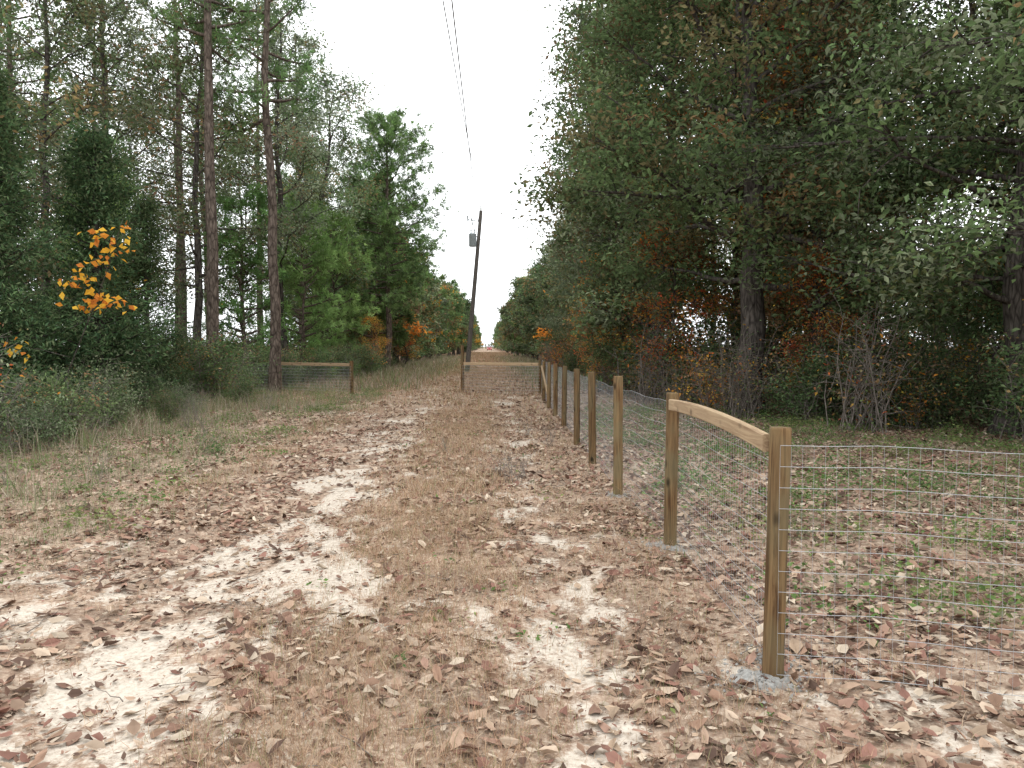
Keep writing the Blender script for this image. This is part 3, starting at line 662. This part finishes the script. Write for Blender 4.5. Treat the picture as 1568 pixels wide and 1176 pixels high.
def board(parent,a,b,w,t,bow=0.0,name='rail',mat=None):
    a=np.array(a,float);b=np.array(b,float); n=12; s=np.linspace(0,1,n); d=unit(b-a); side=unit(np.cross(d,[0,0,1])); up=np.cross(side,d)
    C_=a+(b-a)*s[:,None]+up*(bow*4*s*(1-s))[:,None]
    c=min(w,t)*0.14; prof=[(-t/2+c,-w/2),(t/2-c,-w/2),(t/2,-w/2+c),(t/2,w/2-c),(t/2-c,w/2),(-t/2+c,w/2),(-t/2,w/2-c),(-t/2,-w/2+c)]
    V=np.array([[p+side*u+up*v for (u,v) in prof] for p in C_]).reshape(-1,3); k=8
    F=np.array([[i*k+j,i*k+(j+1)%k,(i+1)*k+(j+1)%k,(i+1)*k+j] for i in range(n-1) for j in range(k)])
    ce=np.array([list(range(k))[::-1],[(n-1)*k+j for j in range(k)]])
    M=np.stack([side,up,d],1); Vl=(V-a)@M
    me=build_mesh(name,[(Vl,F,0,(.4,.4,.4)),(Vl,ce,0,(.4,.4,.4))],[mat or M_rail]); o=bpy.data.objects.new(name,me)
    m4=Matrix([[M[0][0],M[0][1],M[0][2],a[0]],[M[1][0],M[1][1],M[1][2],a[1]],[M[2][0],M[2][1],M[2][2],a[2]],[0,0,0,1]])
    o.matrix_world=m4; link(o,parent); return o

def rubble(parent,x,y,r,seed):
    rs=np.random.default_rng(seed); n=40; k=12; a=np.arange(n)/n*2*pi; V=[];
    edge=1+0.3*np.sin(a*2+seed)+0.18*np.sin(a*5+seed*2)+0.12*np.sin(a*9+seed)
    for j in range(k):
        f=j/(k-1); rr=r*f*edge; hh=0.022*(1-f**1.3)
        V.append(np.stack([rr*np.cos(a),rr*np.sin(a),hh+rs.normal(0,0.005,n)*(j<k-1)-0.012*(j==k-1)],-1))
    V=np.concatenate(V); F=np.array([[j*n+i,j*n+(i+1)%n,(j+1)*n+(i+1)%n,(j+1)*n+i] for j in range(k-1) for i in range(n)])
    G=[(V,F,0,(.5,.5,.5))]
    for c in range(140):
        q=rs.normal(0,r*1.1,2); s=rs.uniform(0.003,0.011); b=np.array([[1,0,0],[-1,0,0],[0,1,0],[0,-1,0],[0,0,1],[0,0,-1]])*s*rs.uniform(0.6,1.3,(6,1))+[q[0],q[1],0.008+0.015*max(0,1-np.hypot(*q)/r)]
        G.append((b,np.array([[0,2,4],[2,1,4],[1,3,4],[3,0,4],[2,0,5],[1,2,5],[3,1,5],[0,3,5]]),0,(.5,.5,.5)))
    o=bpy.data.objects.new('concrete_footing',build_mesh('concrete_footing',G,[M_conc])); o.location=(x,y,float(gheight(np.array(float(x)),np.array(float(y))))+0.004); link(o,parent)

f1=empty('wire_fence')
PO=[(1.385,3.75,1.225),(1.45,6.2,1.22),(1.40,8.4,1.28),(1.42,10.6,1.25),(1.47,12.9,1.24),(1.52,15.6,1.22),(1.58,18.2,1.2),(1.63,20.8,1.2),(1.68,23.4,1.15),(1.76,26.2,1.12)]
for i,(x,y,h) in enumerate(PO): post(f1,x,y,h,0.051,tilt=(R_.normal(0,0.012),R_.normal(0,0.012)))
path=[(x+0.056,y) for x,y,h in PO]; 
wiremesh(f1,path,1.14,seed=3,rv=0.0007,rh=0.0013)
wiremesh(f1,[(1.385,3.694),(2.4,3.46),(3.4,3.2),(4.6,2.9),(6.2,2.5)],1.16,seed=4,rv=0.0008,rh=0.0014)
post(f1,4.63,2.96,1.22); 
board(f1,(1.435,6.14,1.145),(1.36,3.81,1.13),0.085,0.04,0.03)
rubble(f1,1.33,3.72,0.13,2); rubble(f1,1.42,6.2,0.12,3); rubble(f1,1.38,8.4,0.10,4); rubble(f1,1.46,4.0,0.08,6)
board(f1,(1.62,23.4,1.0),(1.72,21.6,0.03),0.08,0.05,0,'brace')
f2=empty('wire_fence')
post(f2,-0.83,27.5,1.62,0.06); board(f2,(-0.78,27.45,1.0),(1.72,26.3,1.0),0.10,0.05,0.0)
wiremesh(f2,[(-0.83,27.43),(1.76,26.12)],0.98,seed=5,rv=0.002,rh=0.0028)
f3=empty('wire_fence')
post(f3,-7.1,27.6,1.08,0.06); post(f3,-4.45,26.4,1.10,0.065); board(f3,(-7.1,27.53,1.0),(-4.5,26.33,0.99),0.10,0.05,0)
wiremesh(f3,[(-10.5,29),(-7.1,27.52),(-4.45,26.32)],0.96,seed=6,rv=0.002,rh=0.0028)

# ---------------------------------------------------------------- utility pole
up_=empty('utility_pole',(0,0,0))
def part(name,groups,mats,parent,smooth=(0,)):
    return link(bpy.data.objects.new(name,build_mesh(name,groups,mats,smooth)),parent)
base=np.array([-1.25,50,-0.3]); top=np.array([-0.33,50,10.0])
V,F=tube(np.linspace(base,top,8),np.linspace(0.16,0.11,8),14)
part('pole',[(V,F,0,(.2,.2,.2)),(V,np.array([list(range(7*14,8*14))]),0,(.2,.2,.2))],[M_pole],up_)
def onpole(h): return base+(top-base)*((h+0.3)/10.3)
c=onpole(8.2)+[-0.36,-0.1,0]
zs=np.array([-0.42,-0.42,-0.38,0.3,0.34,0.38,0.42]); rr=np.array([0.02,0.22,0.235,0.235,0.25,0.2,0.02]); V,F=tube(np.stack([0*zs,0*zs,zs+0.0001*np.arange(7)],-1)+c,rr,18); G=[(V,F,0,(.4,.4,.4))]
for s in(-0.1,0.1):
    V,F=tube(np.array([[s,0,0.4],[s,0,0.5],[s,0,0.6],[s,0,0.7]])+c,[0.05,0.035,0.05,0.02],8); G.append((V,F,0,(.4,.4,.4)))
V,F=tube([c+[0.2,0,0.2],onpole(8.4)],[0.03,0.03],6); G.append((V,F,0,(.4,.4,.4)))
V,F=tube([c+[0.2,0,-0.2],onpole(8.0)],[0.03,0.03],6); G.append((V,F,0,(.4,.4,.4)))
part('transformer',G,[M_trf],up_)
a=onpole(9.35); V,F=tube([a,a+[-0.4,-0.05,0.05],a+[-0.75,-0.1,0.1]],[0.03,0.03,0.03],6); V2,F2=tube([a+[-0.75,-0.1,0.0],a+[-0.78,-0.1,0.35]],[0.045,0.045],8); V3,F3=tube([a+[-0.45,-0.1,-0.25],a+[-0.55,-0.1,0.2]],[0.035,0.035],8)
V,F=merge([(V,F),(V2,F2),(V3,F3)]); part('cutout_arm',[(V,F,0,(.4,.4,.4))],[M_trf],up_)
V,F=tube([top,top+[0,0,0.1],top+[0,0,0.2],top+[0,0,0.28]],[0.05,0.07,0.045,0.06],10); part('insulator',[(V,F,0,(.4,.4,.4))],[M_white],up_)
def cable(p,q,sag,r):
    s=np.linspace(0,1,40)[:,None]; Pp=np.array(p)*(1-s)+np.array(q)*s; Pp[:,2]-=(sag*4*s*(1-s))[:,0]; V,F=tube(Pp,r,5); part('power_line',[(V,F,0,(.2,.2,.2))],[M_line],up_)
cable(top+[0,0,0.25],(-1.9,-25,10.6),0.9,0.015); cable(onpole(8.9),(-0.9,-25,9.2),0.9,0.015)
cable(onpole(8.3),(7,62,7.6),0.4,0.015)

# ---------------------------------------------------------------- distant red car
car=empty('red_car',(1.1,300,0))
prof=np.array([[-2.2,0.35],[-2.25,0.75],[-2.1,0.95],[-1.2,1.02],[-0.6,1.45],[0.8,1.5],[1.7,1.05],[2.2,0.95],[2.25,0.4],[1.8,0.3],[-1.8,0.3]])
n=len(prof)
ws=[-0.86,-0.9,0.9,0.86]; V=np.array([[w*(0.8 if z>1.2 else 1),y,z] for w in ws for y,z in prof])
F=np.array([[i*n+j,i*n+(j+1)%n,(i+1)*n+(j+1)%n,(i+1)*n+j] for i in range(3) for j in range(n)])
part('body',[(V,F,0,(.5,.5,.5)),(V,np.array([list(range(n)),list(range(3*n,4*n))[::-1]]),0,(.5,.5,.5))],[M_red],car,())
V=np.array([[-0.7,-1.2,1.07],[0.7,-1.2,1.07],[0.62,-0.66,1.41],[-0.62,-0.66,1.41]])+[0,-0.01,0.03]; part('windscreen',[(V,np.array([[0,1,2,3]]),0,(0,0,0))],[M_glass],car,())
for i,(sx,sy) in enumerate([(-0.8,-1.4),(0.8,-1.4),(-0.8,1.4),(0.8,1.4)]):
    V,F=tube([[sx-0.12,sy,0.33],[sx-0.11,sy,0.33],[sx+0.11,sy,0.33],[sx+0.12,sy,0.33]],[0.2,0.33,0.33,0.2],16); part('wheel_%d'%i,[(V,F,0,(0,0,0))],[M_rub],car,())
V=np.array([[-0.8,-2.27,0.6],[-0.45,-2.27,0.6],[-0.45,-2.27,0.78],[-0.8,-2.27,0.78],[0.45,-2.27,0.6],[0.8,-2.27,0.6],[0.8,-2.27,0.78],[0.45,-2.27,0.78]]); part('headlights',[(V,np.array([[0,1,2,3],[4,5,6,7]]),0,(1,1,1))],[M_white],car,())

# ---------------------------------------------------------------- light
w=bpy.data.worlds.new('World'); scene.world=w; w.use_nodes=True; nt=w.node_tree; nt.nodes.clear()
sky=nt.nodes.new('ShaderNodeTexSky'); sky.sky_type='NISHITA'; sky.sun_disc=False; sky.sun_elevation=math.radians(50); sky.sun_rotation=math.radians(20); sky.dust_density=6; sky.air_density=1
hs=nt.nodes.new('ShaderNodeHueSaturation'); hs.inputs['Saturation'].default_value=0.06; hs.inputs['Value'].default_value=1.0
mx=nt.nodes.new('ShaderNodeMix'); mx.data_type='RGBA'; mx.inputs[0].default_value=0.7; mx.inputs[7].default_value=(18.3,18.8,19.2,1)
bg=nt.nodes.new('ShaderNodeBackground'); bg.inputs['Strength'].default_value=0.15; ow=nt.nodes.new('ShaderNodeOutputWorld')
nt.links.new(sky.outputs[0],hs.inputs['Color']); nt.links.new(hs.outputs[0],mx.inputs[6]); nt.links.new(mx.outputs[2],bg.inputs[0]); nt.links.new(bg.outputs[0],ow.inputs[0])
sl=bpy.data.lights.new('sun','SUN'); sl.energy=0.8; sl.angle=math.radians(35); sl.color=(1,0.97,0.93); so=bpy.data.objects.new('sun',sl); so.rotation_euler=(math.radians(40),0,math.radians(160)); link(so)

cam=bpy.data.cameras.new('camera'); co=bpy.data.objects.new('camera',cam); cam.lens=28.0; cam.sensor_width=36; cam.clip_end=3000; cam.clip_start=0.05
co.location=(0,0,1.6); co.rotation_euler=(math.radians(90-2.72),0,math.radians(-1.83)); link(co); scene.camera=co
scene.view_settings.view_transform='Standard'; scene.view_settings.look='None'; scene.view_settings.exposure=0
